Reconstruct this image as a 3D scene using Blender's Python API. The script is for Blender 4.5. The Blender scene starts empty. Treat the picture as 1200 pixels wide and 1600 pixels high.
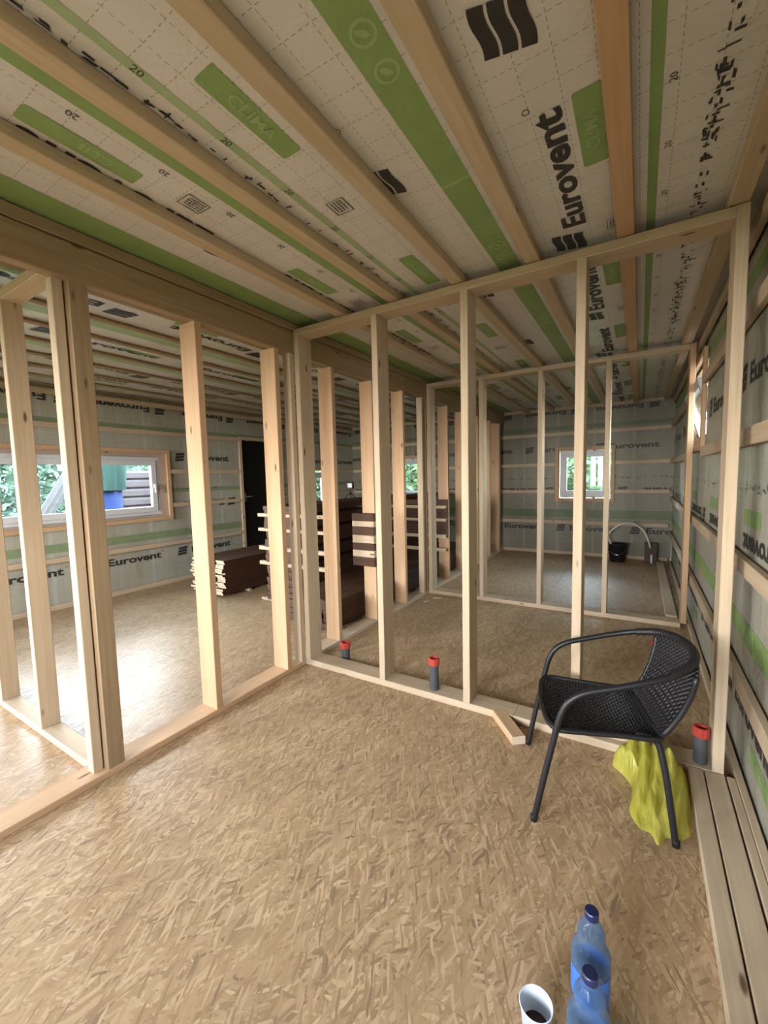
import bpy, bmesh, math, random
from mathutils import Vector, Matrix, noise
random.seed(7)
S = bpy.context.scene
C = S.collection
PI = math.pi
# ------------------------------------------------------------------ camera
cd = bpy.data.cameras.new('camera'); cam = bpy.data.objects.new('camera', cd); C.objects.link(cam)
cd.sensor_fit = 'HORIZONTAL'; cd.sensor_width = 36; cd.lens = 647.885 * 36 / 1200; cd.clip_start = .02; cd.clip_end = 200
cam.matrix_world = Matrix(((0.851291, -0.024121, 0.524139, 0), (0.524169, 0.083762, -0.847485, 0),
                           (-0.023461, 0.996194, 0.083949, 1.45), (0, 0, 0, 1)))
S.camera = cam
# ------------------------------------------------------------------ world, lights, exposure
w = bpy.data.worlds.new('sky'); S.world = w; w.use_nodes = True
nt = w.node_tree; nt.nodes.clear()
wo = nt.nodes.new('ShaderNodeOutputWorld'); bg = nt.nodes.new('ShaderNodeBackground')
tc = nt.nodes.new('ShaderNodeTexCoord'); sp = nt.nodes.new('ShaderNodeSeparateXYZ'); cr = nt.nodes.new('ShaderNodeValToRGB')
cr.color_ramp.elements[0].position = .0; cr.color_ramp.elements[0].color = (1, .97, .935, 1)
cr.color_ramp.elements[1].position = .75; cr.color_ramp.elements[1].color = (.60, .76, 1, 1)
nt.links.new(tc.outputs['Generated'], sp.inputs[0]); nt.links.new(sp.outputs['Z'], cr.inputs[0])
nt.links.new(cr.outputs[0], bg.inputs[0]); nt.links.new(bg.outputs[0], wo.inputs[0])
bg.inputs[1].default_value = 75.0

def area(name, loc, rot, sx, sy, power, col, portal=False):
    l = bpy.data.lights.new(name, 'AREA'); l.shape = 'RECTANGLE'; l.size = sx; l.size_y = sy
    l.energy = power; l.color = col
    if portal: l.cycles.is_portal = True
    o = bpy.data.objects.new(name, l); C.objects.link(o); o.location = loc; o.rotation_euler = rot
    return o
# sampling portals in the window openings (they emit nothing: all light comes from the sky)
area('portal_rear', (-1.0, -2.73, 1.5), (PI / 2, 0, 0), 1.4, 1.2, 1, (1, 1, 1), True)
area('portal_rear_left', (-4.2, -2.73, 1.5), (PI / 2, 0, 0), 1.4, 1.2, 1, (1, 1, 1), True)
area('portal_left_near', (-6.0, -1.1, 1.45), (0, -PI / 2, 0), 1.0, 1.4, 1, (1, 1, 1), True)
area('portal_left', (-6.02, 2.0, 1.4), (0, -PI / 2, 0), .8, 2.6, 1, (1, 1, 1), True)
area('portal_left_far', (-6.02, 6.65, 1.2), (0, -PI / 2, 0), .8, .9, 1, (1, 1, 1), True)
area('portal_back', (-.83, 8.22, 1.42), (-PI / 2, 0, 0), .8, .8, 1, (1, 1, 1), True)
area('portal_back_left', (-4.2, 8.22, 1.42), (-PI / 2, 0, 0), .8, .8, 1, (1, 1, 1), True)
area('portal_right', (.72, 4.85, 2.0), (0, PI / 2, 0), .7, 1.3, 1, (1, 1, 1), True)
S.view_settings.view_transform = 'Standard'; S.view_settings.look = 'None'; S.view_settings.gamma = 1
S.view_settings.use_curve_mapping = False
S.view_settings.exposure = -0.17
S.cycles.use_denoising = True
S.cycles.max_bounces = 10; S.cycles.diffuse_bounces = 5; S.cycles.sample_clamp_indirect = 6
S.cycles.caustics_reflective = False; S.cycles.caustics_refractive = False

# ------------------------------------------------------------------ material helpers
class NT:
    def __init__(s, name):
        s.m = bpy.data.materials.new(name); s.m.use_nodes = True; s.t = s.m.node_tree; s.b = s.t.nodes['Principled BSDF']
    def n(s, typ, **k):
        x = s.t.nodes.new('ShaderNode' + typ)
        for a, v in k.items(): setattr(x, a, v)
        return x
    def l(s, a, b): s.t.links.new(a, b)
    def math(s, op, a, b=None):
        x = s.n('Math', operation=op)
        for i, v in enumerate((a, b)):
            if v is None: continue
            if isinstance(v, (int, float)): x.inputs[i].default_value = v
            else: s.l(v, x.inputs[i])
        return x.outputs[0]
    def mix(s, f, a, b, mode='MIX'):
        x = s.n('Mix', data_type='RGBA', blend_type=mode)
        for i, v in ((0, f), (6, a), (7, b)):
            if isinstance(v, (int, float)): x.inputs[i].default_value = v
            elif isinstance(v, tuple): x.inputs[i].default_value = (*v, 1)
            else: s.l(v, x.inputs[i])
        return x.outputs[2]
    def noise(s, vec, sc, det=4, dis=0):
        x = s.n('TexNoise'); x.inputs['Scale'].default_value = sc; x.inputs['Detail'].default_value = det
        x.inputs['Distortion'].default_value = dis
        if vec is not None: s.l(vec, x.inputs['Vector'])
        return x.outputs[0]
    def mapping(s, vec, scale=(1, 1, 1), rot=(0, 0, 0), loc=(0, 0, 0)):
        x = s.n('Mapping'); x.inputs['Scale'].default_value = scale; x.inputs['Rotation'].default_value = rot
        x.inputs['Location'].default_value = loc; s.l(vec, x.inputs['Vector']); return x.outputs[0]
    def ramp(s, f, *st):
        x = s.n('ValToRGB'); e = x.color_ramp.elements
        while len(e) < len(st): e.new(.5)
        for i, (p, c) in enumerate(st): e[i].position = p; e[i].color = (*c, 1) if len(c) == 3 else c
        s.l(f, x.inputs[0]); return x.outputs[0]
    def bump(s, h, st=.3, d=.01):
        x = s.n('Bump'); x.inputs['Strength'].default_value = st; x.inputs['Distance'].default_value = d
        s.l(h, x.inputs['Height']); s.l(x.outputs[0], s.b.inputs['Normal'])
    def coord(s, rnd=True):
        c = s.n('TexCoord').outputs['Object']
        if not rnd: return c
        r = s.n('ObjectInfo').outputs['Random']
        cmb = s.n('CombineXYZ'); v = s.math('MULTIPLY', r, 37.3); s.l(v, cmb.inputs[0]); s.l(v, cmb.inputs[1]); s.l(v, cmb.inputs[2])
        a = s.n('VectorMath', operation='ADD'); s.l(c, a.inputs[0]); s.l(cmb.outputs[0], a.inputs[1]); return a.outputs[0]

def plain(name, col, rough=.5, metal=0, spec=.5, bump=0, bs=40):
    t = NT(name); t.b.inputs['Base Color'].default_value = (*col, 1); t.b.inputs['Roughness'].default_value = rough
    t.b.inputs['Metallic'].default_value = metal; t.b.inputs['Specular IOR Level'].default_value = spec
    n = t.noise(t.coord(), bs, 5)
    c = t.mix(n, tuple(x * .82 for x in col), tuple(min(1, x * 1.15) for x in col)); t.l(c, t.b.inputs['Base Color'])
    if bump: t.bump(n, bump, .004)
    return t.m

def wood(name, ax, light, dark, knot=(.10, .045, .02), rough=.62, spec=.3, kn=True, vary=.25):
    t = NT(name); c = t.coord()
    sc = [1., 1., 1.]; sc[ax] = .035
    g = t.noise(t.mapping(c, tuple(sc)), 55, 5, .6)
    sc2 = [1., 1., 1.]; sc2[ax] = .12
    g2 = t.noise(t.mapping(c, tuple(sc2)), 9, 3, 1.0)
    base = t.mix(t.ramp(g, (.3, (0, 0, 0)), (.75, (1, 1, 1))), dark, light)
    base = t.mix(t.math('MULTIPLY', g2, .35), base, tuple(x * .72 for x in light))
    r = t.n('ObjectInfo').outputs['Random']
    base = t.mix(t.math('MULTIPLY', r, vary), base, tuple(x * .7 for x in dark))
    if kn:
        sk = [9., 9., 9.]; sk[ax] = 2.6
        v = t.n('TexVoronoi'); v.inputs['Scale'].default_value = 1; t.l(t.mapping(c, tuple(sk)), v.inputs['Vector'])
        k = t.ramp(v.outputs['Distance'], (.0, (1, 1, 1)), (.055, (.85, .85, .85)), (.10, (0, 0, 0)))
        base = t.mix(k, base, knot)
    t.l(base, t.b.inputs['Base Color']); t.b.inputs['Roughness'].default_value = rough
    t.b.inputs['Specular IOR Level'].default_value = spec
    t.bump(g, .25, .003)
    return t.m

CREAM = ((.60, .48, .34), (.47, .36, .24)); TAN = ((.60, .40, .24), (.49, .31, .175)); OLD = ((.40, .285, .17), (.27, .185, .105))
DK = ((.105, .050, .026), (.042, .018, .010))
WD = {}
for nm, (a, b) in dict(cream=CREAM, tan=TAN, old=OLD).items():
    for ax in range(3): WD[nm, ax] = wood('pine_%s_%s' % (nm, 'xyz'[ax]), ax, a, b, vary=.2)
for ax in range(3): WD['dark', ax] = wood('stained_board_' + 'xyz'[ax], ax, *DK, knot=(.02, .01, .006), rough=.6, spec=.2)
END = plain('pale_end_grain', (.68, .55, .40), .7, bs=120)

def osb_mat():
    t = NT('osb_strands'); c = t.n('TexCoord').outputs['Object']
    g = t.n('NewGeometry').outputs['Position']
    wob = t.n('TexNoise'); wob.inputs['Scale'].default_value = 5; t.l(g, wob.inputs['Vector'])
    vs = t.n('VectorMath', operation='SCALE'); t.l(wob.outputs['Color'], vs.inputs[0]); vs.inputs[3].default_value = .05
    va = t.n('VectorMath', operation='ADD'); t.l(g, va.inputs[0]); t.l(vs.outputs[0], va.inputs[1]); p = va.outputs[0]
    col = None; H = None
    for i, (ang, sx, sy) in enumerate(((.10, 62, 8), (-.35, 50, 6.5), (.5, 80, 11), (-.8, 70, 10), (.28, 42, 5), (1.25, 80, 15), (-.15, 52, 5.5), (.75, 105, 16), (.2, 85, 8), (-.5, 120, 14))):
        pre = t.mapping(p, (1, 1, 1), (0, 0, ang))
        v = t.n('TexVoronoi', voronoi_dimensions='2D'); v.inputs['Scale'].default_value = 1
        t.l(t.mapping(pre, (sx, sy, 1), (0, 0, 0), (i * 3.7, i * 1.9, 0)), v.inputs['Vector'])
        s2 = t.n('SeparateColor'); t.l(v.outputs['Color'], s2.inputs[0])
        r, gch, bch = s2.outputs
        shade = t.ramp(r, (0, (.085, .052, .028)), (.07, (.20, .125, .065)), (.3, (.33, .207, .105)), (.7, (.43, .288, .16)), (1, (.61, .45, .28)))
        fine = t.noise(t.mapping(pre, (200, 9, 1)), 1, 2)
        shade = t.mix(.3, shade, t.mix(fine, (.25, .15, .08), (.60, .46, .30)))
        if col is None: col = shade; H = r
        else:
            m = t.math('GREATER_THAN', gch, .6)
            edge = t.math('MULTIPLY', m, t.math('LESS_THAN', v.outputs['Distance'], .55))
            col = t.mix(edge, col, shade)
            hm = t.n('Mix'); t.l(edge, hm.inputs[0]); t.l(H, hm.inputs[2]); t.l(bch, hm.inputs[3]); H = hm.outputs[0]
    big = t.noise(g, 1.3, 3)
    col = t.mix(t.math('MULTIPLY', big, .45), col, (.36, .235, .13))
    t.l(col, t.b.inputs['Base Color'])
    t.l(t.ramp(H, (0, (.52, .52, .52)), (1, (.33, .33, .33))), t.b.inputs['Roughness'])
    t.b.inputs['Specular IOR Level'].default_value = .3
    t.bump(H, .4, .003)
    return t.m
OSB = osb_mat()

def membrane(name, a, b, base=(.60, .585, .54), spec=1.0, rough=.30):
    t = NT(name); s = t.n('SeparateXYZ'); g = t.n('TexCoord').outputs['Object']; t.l(g, s.inputs[0])
    A, B = s.outputs[a], s.outputs[b]
    def lines(p, q, off):
        f = t.math('FRACT', t.math('ADD', t.math('MULTIPLY', p, 10), off)); l = t.math('GREATER_THAN', t.math('ABSOLUTE', t.math('SUBTRACT', f, .5)), .486)
        d = t.math('GREATER_THAN', t.math('FRACT', t.math('MULTIPLY', q, 42)), .42); return t.math('MULTIPLY', l, d)
    m = t.math('MAXIMUM', lines(A, B, .3), lines(B, A, .1))
    n1 = t.noise(g, 3.2, 3, .6); n2 = t.noise(g, 14, 5, 1.2)
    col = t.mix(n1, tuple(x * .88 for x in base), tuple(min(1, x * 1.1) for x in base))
    col = t.mix(t.math('MULTIPLY', m, .62), col, (.10, .095, .085)); t.l(col, t.b.inputs['Base Color'])
    t.b.inputs['Roughness'].default_value = rough; t.b.inputs['Specular IOR Level'].default_value = spec
    t.bump(t.math('ADD', n1, t.math('MULTIPLY', n2, .25)), .55, .03)
    return t.m
def ink(name, col, rough=.45):
    t = NT(name); t.b.inputs['Specular IOR Level'].default_value = .3; g = t.n('NewGeometry').outputs['Position']; n = t.noise(g, 9, 3)
    t.l(t.mix(n, tuple(x * .85 for x in col), tuple(min(1, x * 1.15) for x in col)), t.b.inputs['Base Color'])
    t.b.inputs['Roughness'].default_value = rough; t.bump(t.noise(g, 5, 4, 1), .35, .03); return t.m
M_INK = ink('black_print', (.036, .032, .03)); M_GWL = ink('dull_green_print', (.21, .27, .15)); M_GWB = ink('dark_green_print', (.13, .165, .085)); M_SEAM = ink('membrane_seam', (.42, .42, .38)); M_SEAMB = ink('dark_membrane_seam', (.27, .255, .20)); M_GRN = ink('green_print', (.22, .33, .12)); M_LGR = ink('pale_green_print', (.33, .43, .25))  # dark green and dark strip: dimness of the back wall put into colour
M_PALE = ink('white_print', (.30, .41, .19))
PVC = plain('white_pvc', (.60, .62, .65), .35, spec=.5); FOAM = plain('foam_and_tape', (.42, .33, .27), .9, bump=1, bs=60)
BLACKT = plain('black_tube_paint', (.010, .010, .012), .42, spec=.4); CANE = plain('black_plastic_cane', (.012, .011, .012), .5, spec=.35)
GREYP = plain('dark_grey_pipe', (.065, .07, .078), .4); REDP = plain('red_pipe_plug', (.42, .05, .035), .4)
DOORM = plain('dark_door_leaf', (.010, .008, .007), .6, spec=.15); CHROME = plain('steel', (.6, .6, .6), .25, 1)
EXTW = plain('outer_cladding', (.30, .22, .15), .8)

def glass_mat():
    t = NT('window_glass'); t.t.nodes.remove(t.b); out = t.t.nodes['Material Output']
    tr = t.n('BsdfTransparent'); gl = t.n('BsdfGlossy'); gl.inputs['Roughness'].default_value = .02
    lw = t.n('LayerWeight'); lw.inputs[0].default_value = .35
    mx = t.n('MixShader'); t.l(t.math('MULTIPLY', lw.outputs['Fresnel'], .7), mx.inputs[0]); t.l(tr.outputs[0], mx.inputs[1]); t.l(gl.outputs[0], mx.inputs[2])
    tr.inputs[0].default_value = (.93, .97, .96, 1)
    t.l(mx.outputs[0], out.inputs[0]); return t.m
GLASS = glass_mat()

# ------------------------------------------------------------------ object helpers
def tag(o, label=None, cat=None, group=None, kind=None):
    for k, v in (('label', label), ('category', cat), ('group', group), ('kind', kind)):
        if v: o[k] = v
    return o
def link(name, me, parent=None, loc=(0, 0, 0)):
    o = bpy.data.objects.new(name, me); C.objects.link(o); o.location = loc
    if parent: o.parent = parent
    return o
def empty(name, loc=(0, 0, 0)):
    return link(name, None, None, loc)
def bm_obj(name, bm, mat, parent=None, loc=(0, 0, 0), smooth=False):
    me = bpy.data.meshes.new(name); bm.to_mesh(me); bm.free()
    for m in (mat if isinstance(mat, (list, tuple)) else [mat]): me.materials.append(m)
    if smooth:
        for p in me.polygons: p.use_smooth = True
    return link(name, me, parent, loc)
def add_box(bm, c, d, mi=0, rot=None):
    r = bmesh.ops.create_cube(bm, size=1, matrix=Matrix.Translation(c) @ (rot or Matrix()) @ Matrix.Diagonal((*d, 1)))
    fs = set(f for v in r['verts'] for f in v.link_faces)
    for f in fs: f.material_index = mi
    return r['verts']
_bc = {}
def beam_mesh(d, ax, mats, ch=.003, key=''):
    k = (tuple(round(x, 4) for x in d), ax, tuple(m.name for m in mats), key)
    if k in _bc: return _bc[k]
    u, v = [i for i in range(3) if i != ax]
    a, b, L = d[u] / 2, d[v] / 2, d[ax] / 2
    ch = min(ch, a * .4, b * .4)
    sec = [(a - ch, b), (a, b - ch), (a, -b + ch), (a - ch, -b), (-a + ch, -b), (-a, -b + ch), (-a, b - ch), (-a + ch, b)]
    vs = []
    for s in (-1, 1):
        for p, q in sec:
            x = [0, 0, 0]; x[u] = p; x[v] = q; x[ax] = s * L; vs.append(tuple(x))
    fs = [(i, (i + 1) % 8, 8 + (i + 1) % 8, 8 + i) for i in range(8)] + [tuple(range(8)), tuple(range(8, 16))[::-1]]
    me = bpy.data.meshes.new('timber'); me.from_pydata(vs, [], fs)
    for m in mats: me.materials.append(m)
    if len(mats) > 1: me.polygons[8].material_index = 1; me.polygons[9].material_index = 1
    bm = bmesh.new(); bm.from_mesh(me); bmesh.ops.recalc_face_normals(bm, faces=bm.faces); bm.to_mesh(me); bm.free()
    _bc[k] = me; return me
def beam(name, x0, x1, y0, y1, z0, z1, ax, kind='cream', parent=None, mats=None):
    """a timber between two corners, grain along axis ax"""
    ms = mats or [WD[kind, ax]]
    me = beam_mesh((x1 - x0, y1 - y0, z1 - z0), ax, ms)
    return link(name, me, parent, ((x0 + x1) / 2, (y0 + y1) / 2, (z0 + z1) / 2))
def catmull(pts, n=8, closed=False):
    P = [Vector(p) for p in pts]; out = []
    N = len(P)
    for i in range(N if closed else N - 1):
        if closed: a, b, c, d = P[i - 1], P[i], P[(i + 1) % N], P[(i + 2) % N]
        else: a, b, c, d = P[max(i - 1, 0)], P[i], P[i + 1], P[min(i + 2, N - 1)]
        for k in range(n):
            t = k / n
            out.append(.5 * ((2 * b) + (c - a) * t + (2 * a - 5 * b + 4 * c - d) * t * t + (3 * b - a - 3 * c + d) * t ** 3))
    if not closed: out.append(P[-1])
    return out
def add_tube(bm, pts, r, seg=10, closed=False, cap=True):
    n = len(pts); rings = []; up = None
    for i, p in enumerate(pts):
        a = pts[i - 1] if (i or closed) else pts[0]; b = pts[(i + 1) % n] if (i < n - 1 or closed) else pts[-1]
        t = (b - a).normalized()
        if up is None:
            up = t.orthogonal().normalized()
        up = (up - t * up.dot(t)).normalized(); s = t.cross(up)
        rr = r[i] if isinstance(r, (list, tuple)) else r
        rings.append([bm.verts.new(p + (up * math.cos(2 * PI * k / seg) + s * math.sin(2 * PI * k / seg)) * rr) for k in range(seg)])
    for i in range(n if closed else n - 1):
        A, B = rings[i], rings[(i + 1) % n]
        for k in range(seg): bm.faces.new((A[k], A[(k + 1) % seg], B[(k + 1) % seg], B[k]))
    if cap and not closed:
        bm.faces.new(rings[0][::-1]); bm.faces.new(rings[-1])
def add_lathe(bm, prof, c=(0, 0, 0), seg=32, cap0=False, cap1=False, fn=None, mi=0):
    rings = []
    for r, z in prof:
        rings.append([bm.verts.new((c[0] + r * (fn(2 * PI * k / seg, z) if fn else 1) * math.cos(2 * PI * k / seg),
                                    c[1] + r * (fn(2 * PI * k / seg, z) if fn else 1) * math.sin(2 * PI * k / seg), c[2] + z)) for k in range(seg)])
    for A, B in zip(rings, rings[1:]):
        for k in range(seg):
            f = bm.faces.new((A[k], A[(k + 1) % seg], B[(k + 1) % seg], B[k])); f.material_index = mi
    if cap0: bm.faces.new(rings[0][::-1]).material_index = mi
    if cap1: bm.faces.new(rings[-1]).material_index = mi

# ------------------------------------------------------------------ flat print on the membranes
def glyphs(txt, off=.033):
    cu = bpy.data.curves.new('t', 'FONT'); cu.body = txt; cu.size = 1; cu.offset = off; cu.resolution_u = 3
    o = bpy.data.objects.new('t', cu); C.objects.link(o)
    bpy.context.view_layer.update()
    me = bpy.data.meshes.new_from_object(o)
    vs = [(v.co.x, v.co.y) for v in me.vertices]; fs = [tuple(p.vertices) for p in me.polygons]
    bpy.data.objects.remove(o); bpy.data.meshes.remove(me); bpy.data.curves.remove(cu)
    x0 = min(v[0] for v in vs); x1 = max(v[0] for v in vs); y0 = min(v[1] for v in vs); y1 = max(v[1] for v in vs)
    return [((x - x0) / (x1 - x0), (y - y0) / (y1 - y0)) for x, y in vs], fs
G_NAME = glyphs('Eurovent'); G_CLIMA = glyphs('CLIMA', .01); G_20 = glyphs('20', 0); G_R = glyphs('R', 0)
def quad_grid(nu, nv, fn):
    vs = [fn(i / nu, j / nv) for j in range(nv + 1) for i in range(nu + 1)]
    fs = [(j * (nu + 1) + i, j * (nu + 1) + i + 1, (j + 1) * (nu + 1) + i + 1, (j + 1) * (nu + 1) + i) for j in range(nv) for i in range(nu)]
    return vs, fs
def merge(*gs):
    V = []; F = []
    for v, f in gs:
        o = len(V); V += v; F += [tuple(i + o for i in q) for q in f]
    return V, F
def logo():
    out = []
    for k in range(3):
        y0 = k * .35
        def fn(u, v, y0=y0):
            s = -.035 * math.sin(u * PI * 2)
            return (u * .88 + (y0 + v * .29) * .16, y0 + v * .29 + s)
        out.append(quad_grid(8, 1, fn))
    return merge(*out)
G_LOGO = logo()
def rrect(r=.12, asp=3.6):
    pts = []
    for cx, cy, a0 in ((1 - r / asp, 1 - r * 1, 0), (r / asp, 1 - r, 90), (r / asp, r, 180), (1 - r / asp, r, 270)):
        for k in range(5):
            a = math.radians(a0 + k * 22.5); pts.append((cx + r / asp * math.cos(a), cy + r * math.sin(a)))
    return pts, [tuple(range(len(pts)))]
G_LAB = rrect()
def ring(n=24, w=.12):
    v = []; f = []
    for k in range(n):
        a = 2 * PI * k / n
        v += [(.5 + .5 * math.cos(a), .5 + .5 * math.sin(a)), (.5 + (.5 - w) * math.cos(a), .5 + (.5 - w) * math.sin(a))]
        b = (k + 1) % n; f.append((2 * k, 2 * b, 2 * b + 1, 2 * k + 1))
    return v, f
leafv = ([(.3, .3), (.36, .55), (.55, .7), (.75, .75), (.7, .55), (.55, .36)], [(0, 1, 2, 3, 4, 5)])
G_ICON = merge(ring(), leafv)
def boxmark():
    gs = []
    for a, b, c, d in ((0, 1, 0, .05), (0, 1, .95, 1), (0, .03, 0, 1), (.97, 1, 0, 1)):
        gs.append(([(a, c), (b, c), (b, d), (a, d)], [(0, 1, 2, 3)]))
    rr = random.Random(3)
    for r_ in range(4):
        x = .12
        while x < .8:
            L = rr.uniform(.04, .12); gs.append(([(x, .17 + r_ * .18), (x + L, .17 + r_ * .18), (x + L, .26 + r_ * .18), (x, .26 + r_ * .18)], [(0, 1, 2, 3)])); x += L + .04
    return merge(*gs)
G_BOX = boxmark()

class Print:
    """flat print laid on one surface; map3(a, b) gives the 3D point for surface coordinates"""
    def __init__(s, map3, inside): s.map3 = map3; s.inside = inside; s.d = {}
    def add(s, mat, g, org, along, up, L, H):
        V, F = s.d.setdefault(mat, ([], [])); o = len(V)
        pts = [(org[0] + along[0] * x * L + up[0] * y * H, org[1] + along[1] * x * L + up[1] * y * H) for x, y in g[0]]
        lift = {'membrane_seam': .4, 'dark_membrane_seam': .4, 'dull_green_print': 1, 'dark_green_print': 1, 'black_print': 2, 'green_print': 1, 'pale_green_print': 1, 'white_print': 2}[mat.name]
        V += [s.map3(a, b, lift) for a, b in pts]
        for f in g[1]:
            ca = sum(pts[i][0] for i in f) / len(f); cb = sum(pts[i][1] for i in f) / len(f)
            if s.inside(ca, cb): F.append(tuple(i + o for i in f))
    def band(s, mat, a0, a1, b0, b1, step=.06):
        # strip running along b, between a0 and a1
        n = max(1, int(abs(b1 - b0) / step))
        s.add(mat, quad_grid(2, n, lambda u, v: (u, v)), (a0, b0), (1, 0), (0, 1), a1 - a0, b1 - b0)
    def hband(s, mat, b0, b1, a0, a1, step=.06):
        n = max(1, int(abs(a1 - a0) / step))
        s.add(mat, quad_grid(n, 2, lambda u, v: (u, v)), (a0, b0), (1, 0), (0, 1), a1 - a0, b1 - b0)
    def build(s, parent):
        nm = {'membrane_seam': 'taped_seam', 'dark_membrane_seam': 'taped_seam', 'dull_green_print': 'green_print', 'dark_green_print': 'green_print', 'black_print': 'black_lettering', 'green_print': 'green_print', 'pale_green_print': 'pale_green_print', 'white_print': 'pale_lettering'}
        for mat, (V, F) in s.d.items():
            me = bpy.data.meshes.new('print'); me.from_pydata(V, [], F); me.materials.append(mat)
            link(nm[mat.name], me, parent)

def wob(x, y, k=0): return noise.noise(Vector((x * 1.7 + k, y * 1.7, k * 3.1))) * .006 + noise.noise(Vector((x * 6 + k, y * 6, k))) * .0022

# ------------------------------------------------------------------ the shell
XR, XL, YB, YF, ZM = .445, -5.76, 7.96, -2.5, 2.60
# floor: sub-base and OSB panels
bm = bmesh.new(); add_box(bm, ((XL + XR) / 2, (YB + YF) / 2, -.075), (XR - XL + .5, YB - YF + .5, .1))
floor = bm_obj('floor', bm, EXTW); tag(floor, kind='structure')
cells = []
xb = [XL - .02, -5.0, -2.75]                                   # left room: staggered rows of full panels
for i, (p, q) in enumerate(((XL - .02, -4.9), (-4.9, -3.65), (-3.65, -2.27))):
    ys = [YF] + [y for y in (-.6 + .9 * (i % 2), 1.9 + .9 * (i % 2), 4.4 + .9 * (i % 2), 6.9 + .9 * (i % 2))] + [YB + .02]
    cells += [(p, q, r, t) for r, t in zip(ys, ys[1:])]
for p, q in ((-2.27, .25), (.25, XR + .02)): cells += [(p, q, YF, -.31), (p, q, -.31, .94), (p, q, .94, 2.19)]
for p, q in ((-2.27, -.91), (-.91, .34), (.34, XR + .02)): cells += [(p, q, 2.19, 4.69), (p, q, 4.69, 7.19), (p, q, 7.19, YB + .02)]
for p, q, r, t in cells:
    g_ = .0004 if t < 2 and q > -2.2 else .0016
    link('osb_panel', beam_mesh((q - p - g_, t - r - g_, .022), 1, [OSB], ch=.0002 if g_ < .001 else .0008), floor, ((p + q) / 2, (r + t) / 2, -.011))

# ceiling
JX = [-1.763, -1.348, -.920, -.506, -.085, .323, -2.73, -3.14, -3.55, -3.96, -4.38, -4.79, -5.21, -5.62]
bm = bmesh.new(); add_box(bm, ((XL + XR) / 2, (YB + YF) / 2, 2.76), (XR - XL + .5, YB - YF + .5, .2))
ceiling = bm_obj('ceiling', bm, EXTW); tag(ceiling, kind='structure')
JS = sorted(JX + [-2.17])
def sag(x, y):
    # the sheet hangs a little between the battens
    lo = max([j for j in JS if j <= x], default=XL); hi = min([j for j in JS if j > x], default=XR)
    t = (x - lo) / max(hi - lo, .01); s = math.sin(PI * min(max(t, 0), 1))
    return s * (.006 + .008 * noise.noise(Vector((x * .9, y * .8, 5))) + .004 * noise.noise(Vector((x * 5, y * 3, 1))))
def ceil3(a, b, lift=0): return (a, b, ZM - sag(a, b) - lift * .0012)
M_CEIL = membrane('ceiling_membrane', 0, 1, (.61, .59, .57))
nx, ny = 150, 230
V = []; F = []
for j in range(ny + 1):
    for i in range(nx + 1):
        V.append(ceil3(XL + (XR - XL) * i / nx, YF + (YB - YF) * j / ny))
for j in range(ny):
    for i in range(nx): F.append((j * (nx + 1) + i, (j + 1) * (nx + 1) + i, (j + 1) * (nx + 1) + i + 1, j * (nx + 1) + i + 1))
me = bpy.data.meshes.new('membrane'); me.from_pydata(V, [], F); me.materials.append(M_CEIL)
for p_ in me.polygons: p_.use_smooth = True
link('vapour_membrane', me, ceiling)
for x in JX:
    if x < -2.4:
        beam('joist', x * 1.022 - .025, x * 1.022 + .025, YF, YB - .05, 2.574, 2.592, 1, 'old', ceiling); continue  # left-room joists take the deep brown pine, darker than the near ones
    beam('joist', x - .036, x + .036, YF, YB - .05, 2.55, 2.598, 1, 'tan' if abs(x + .085) < .01 else 'cream', ceiling)
P = Print(ceil3, lambda a, b: XL < a < XR and YF < b < YB)
def ceil_line(base, sgn, y0, labels=True, lab_off=.04, H=.098, lettr=1):
    """sgn -1: reads towards -Y with tops to -X; sgn +1: reads towards +Y with tops to +X; y0 = start of one word"""
    for k in range(-4, 8):
        ys = y0 + 1.18 * k
        P.add(M_INK, G_NAME, (base, ys), (0, sgn), (sgn, 0), .72, H)
        P.add(M_INK, G_LOGO, (base + sgn * .022, ys - sgn * .225), (0, sgn), (sgn, 0), .17, H * 1.4)
        P.add(M_INK, ring(), (base + sgn * H * .9, ys + sgn * .74), (0, sgn), (sgn, 0), .024, .024)
        if labels:
            lb = base - sgn * lab_off
            P.add(M_GRN, G_LAB, (lb - sgn * .085, ys + sgn * .38), (0, sgn), (sgn, 0), .36, .085)
            P.add(M_PALE, G_CLIMA, (lb - sgn * .062, ys + sgn * .47), (0, sgn), (sgn, 0), .18, .042)
ceil_line(-.238, -1, 2.21, lab_off=.03)
ceil_line(-.985, 1, 1.62, lab_off=.045)
ceil_line(-1.712, -1, 1.33, lab_off=.02)
ceil_line(-2.93, -1, 2.6, lab_off=.02); ceil_line(-3.88, 1, 1.55, lab_off=-.1); ceil_line(-4.55, -1, 2.4); ceil_line(-5.05, 1, 1.9)
for a0, a1, m in ((-.70, -.585, M_GRN), (-.004, .03, M_GRN), (-1.24, -1.205, M_LGR), (-1.49, -1.40, M_GRN), (-2.20, -2.03, M_GRN), (-2.62, -2.5, M_LGR),
                  (-3.42, -3.3, M_LGR), (-4.25, -4.1, M_LGR), (-5.5, -5.42, M_LGR)):
    P.band(m, a0, a1, YF, YB)
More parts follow.
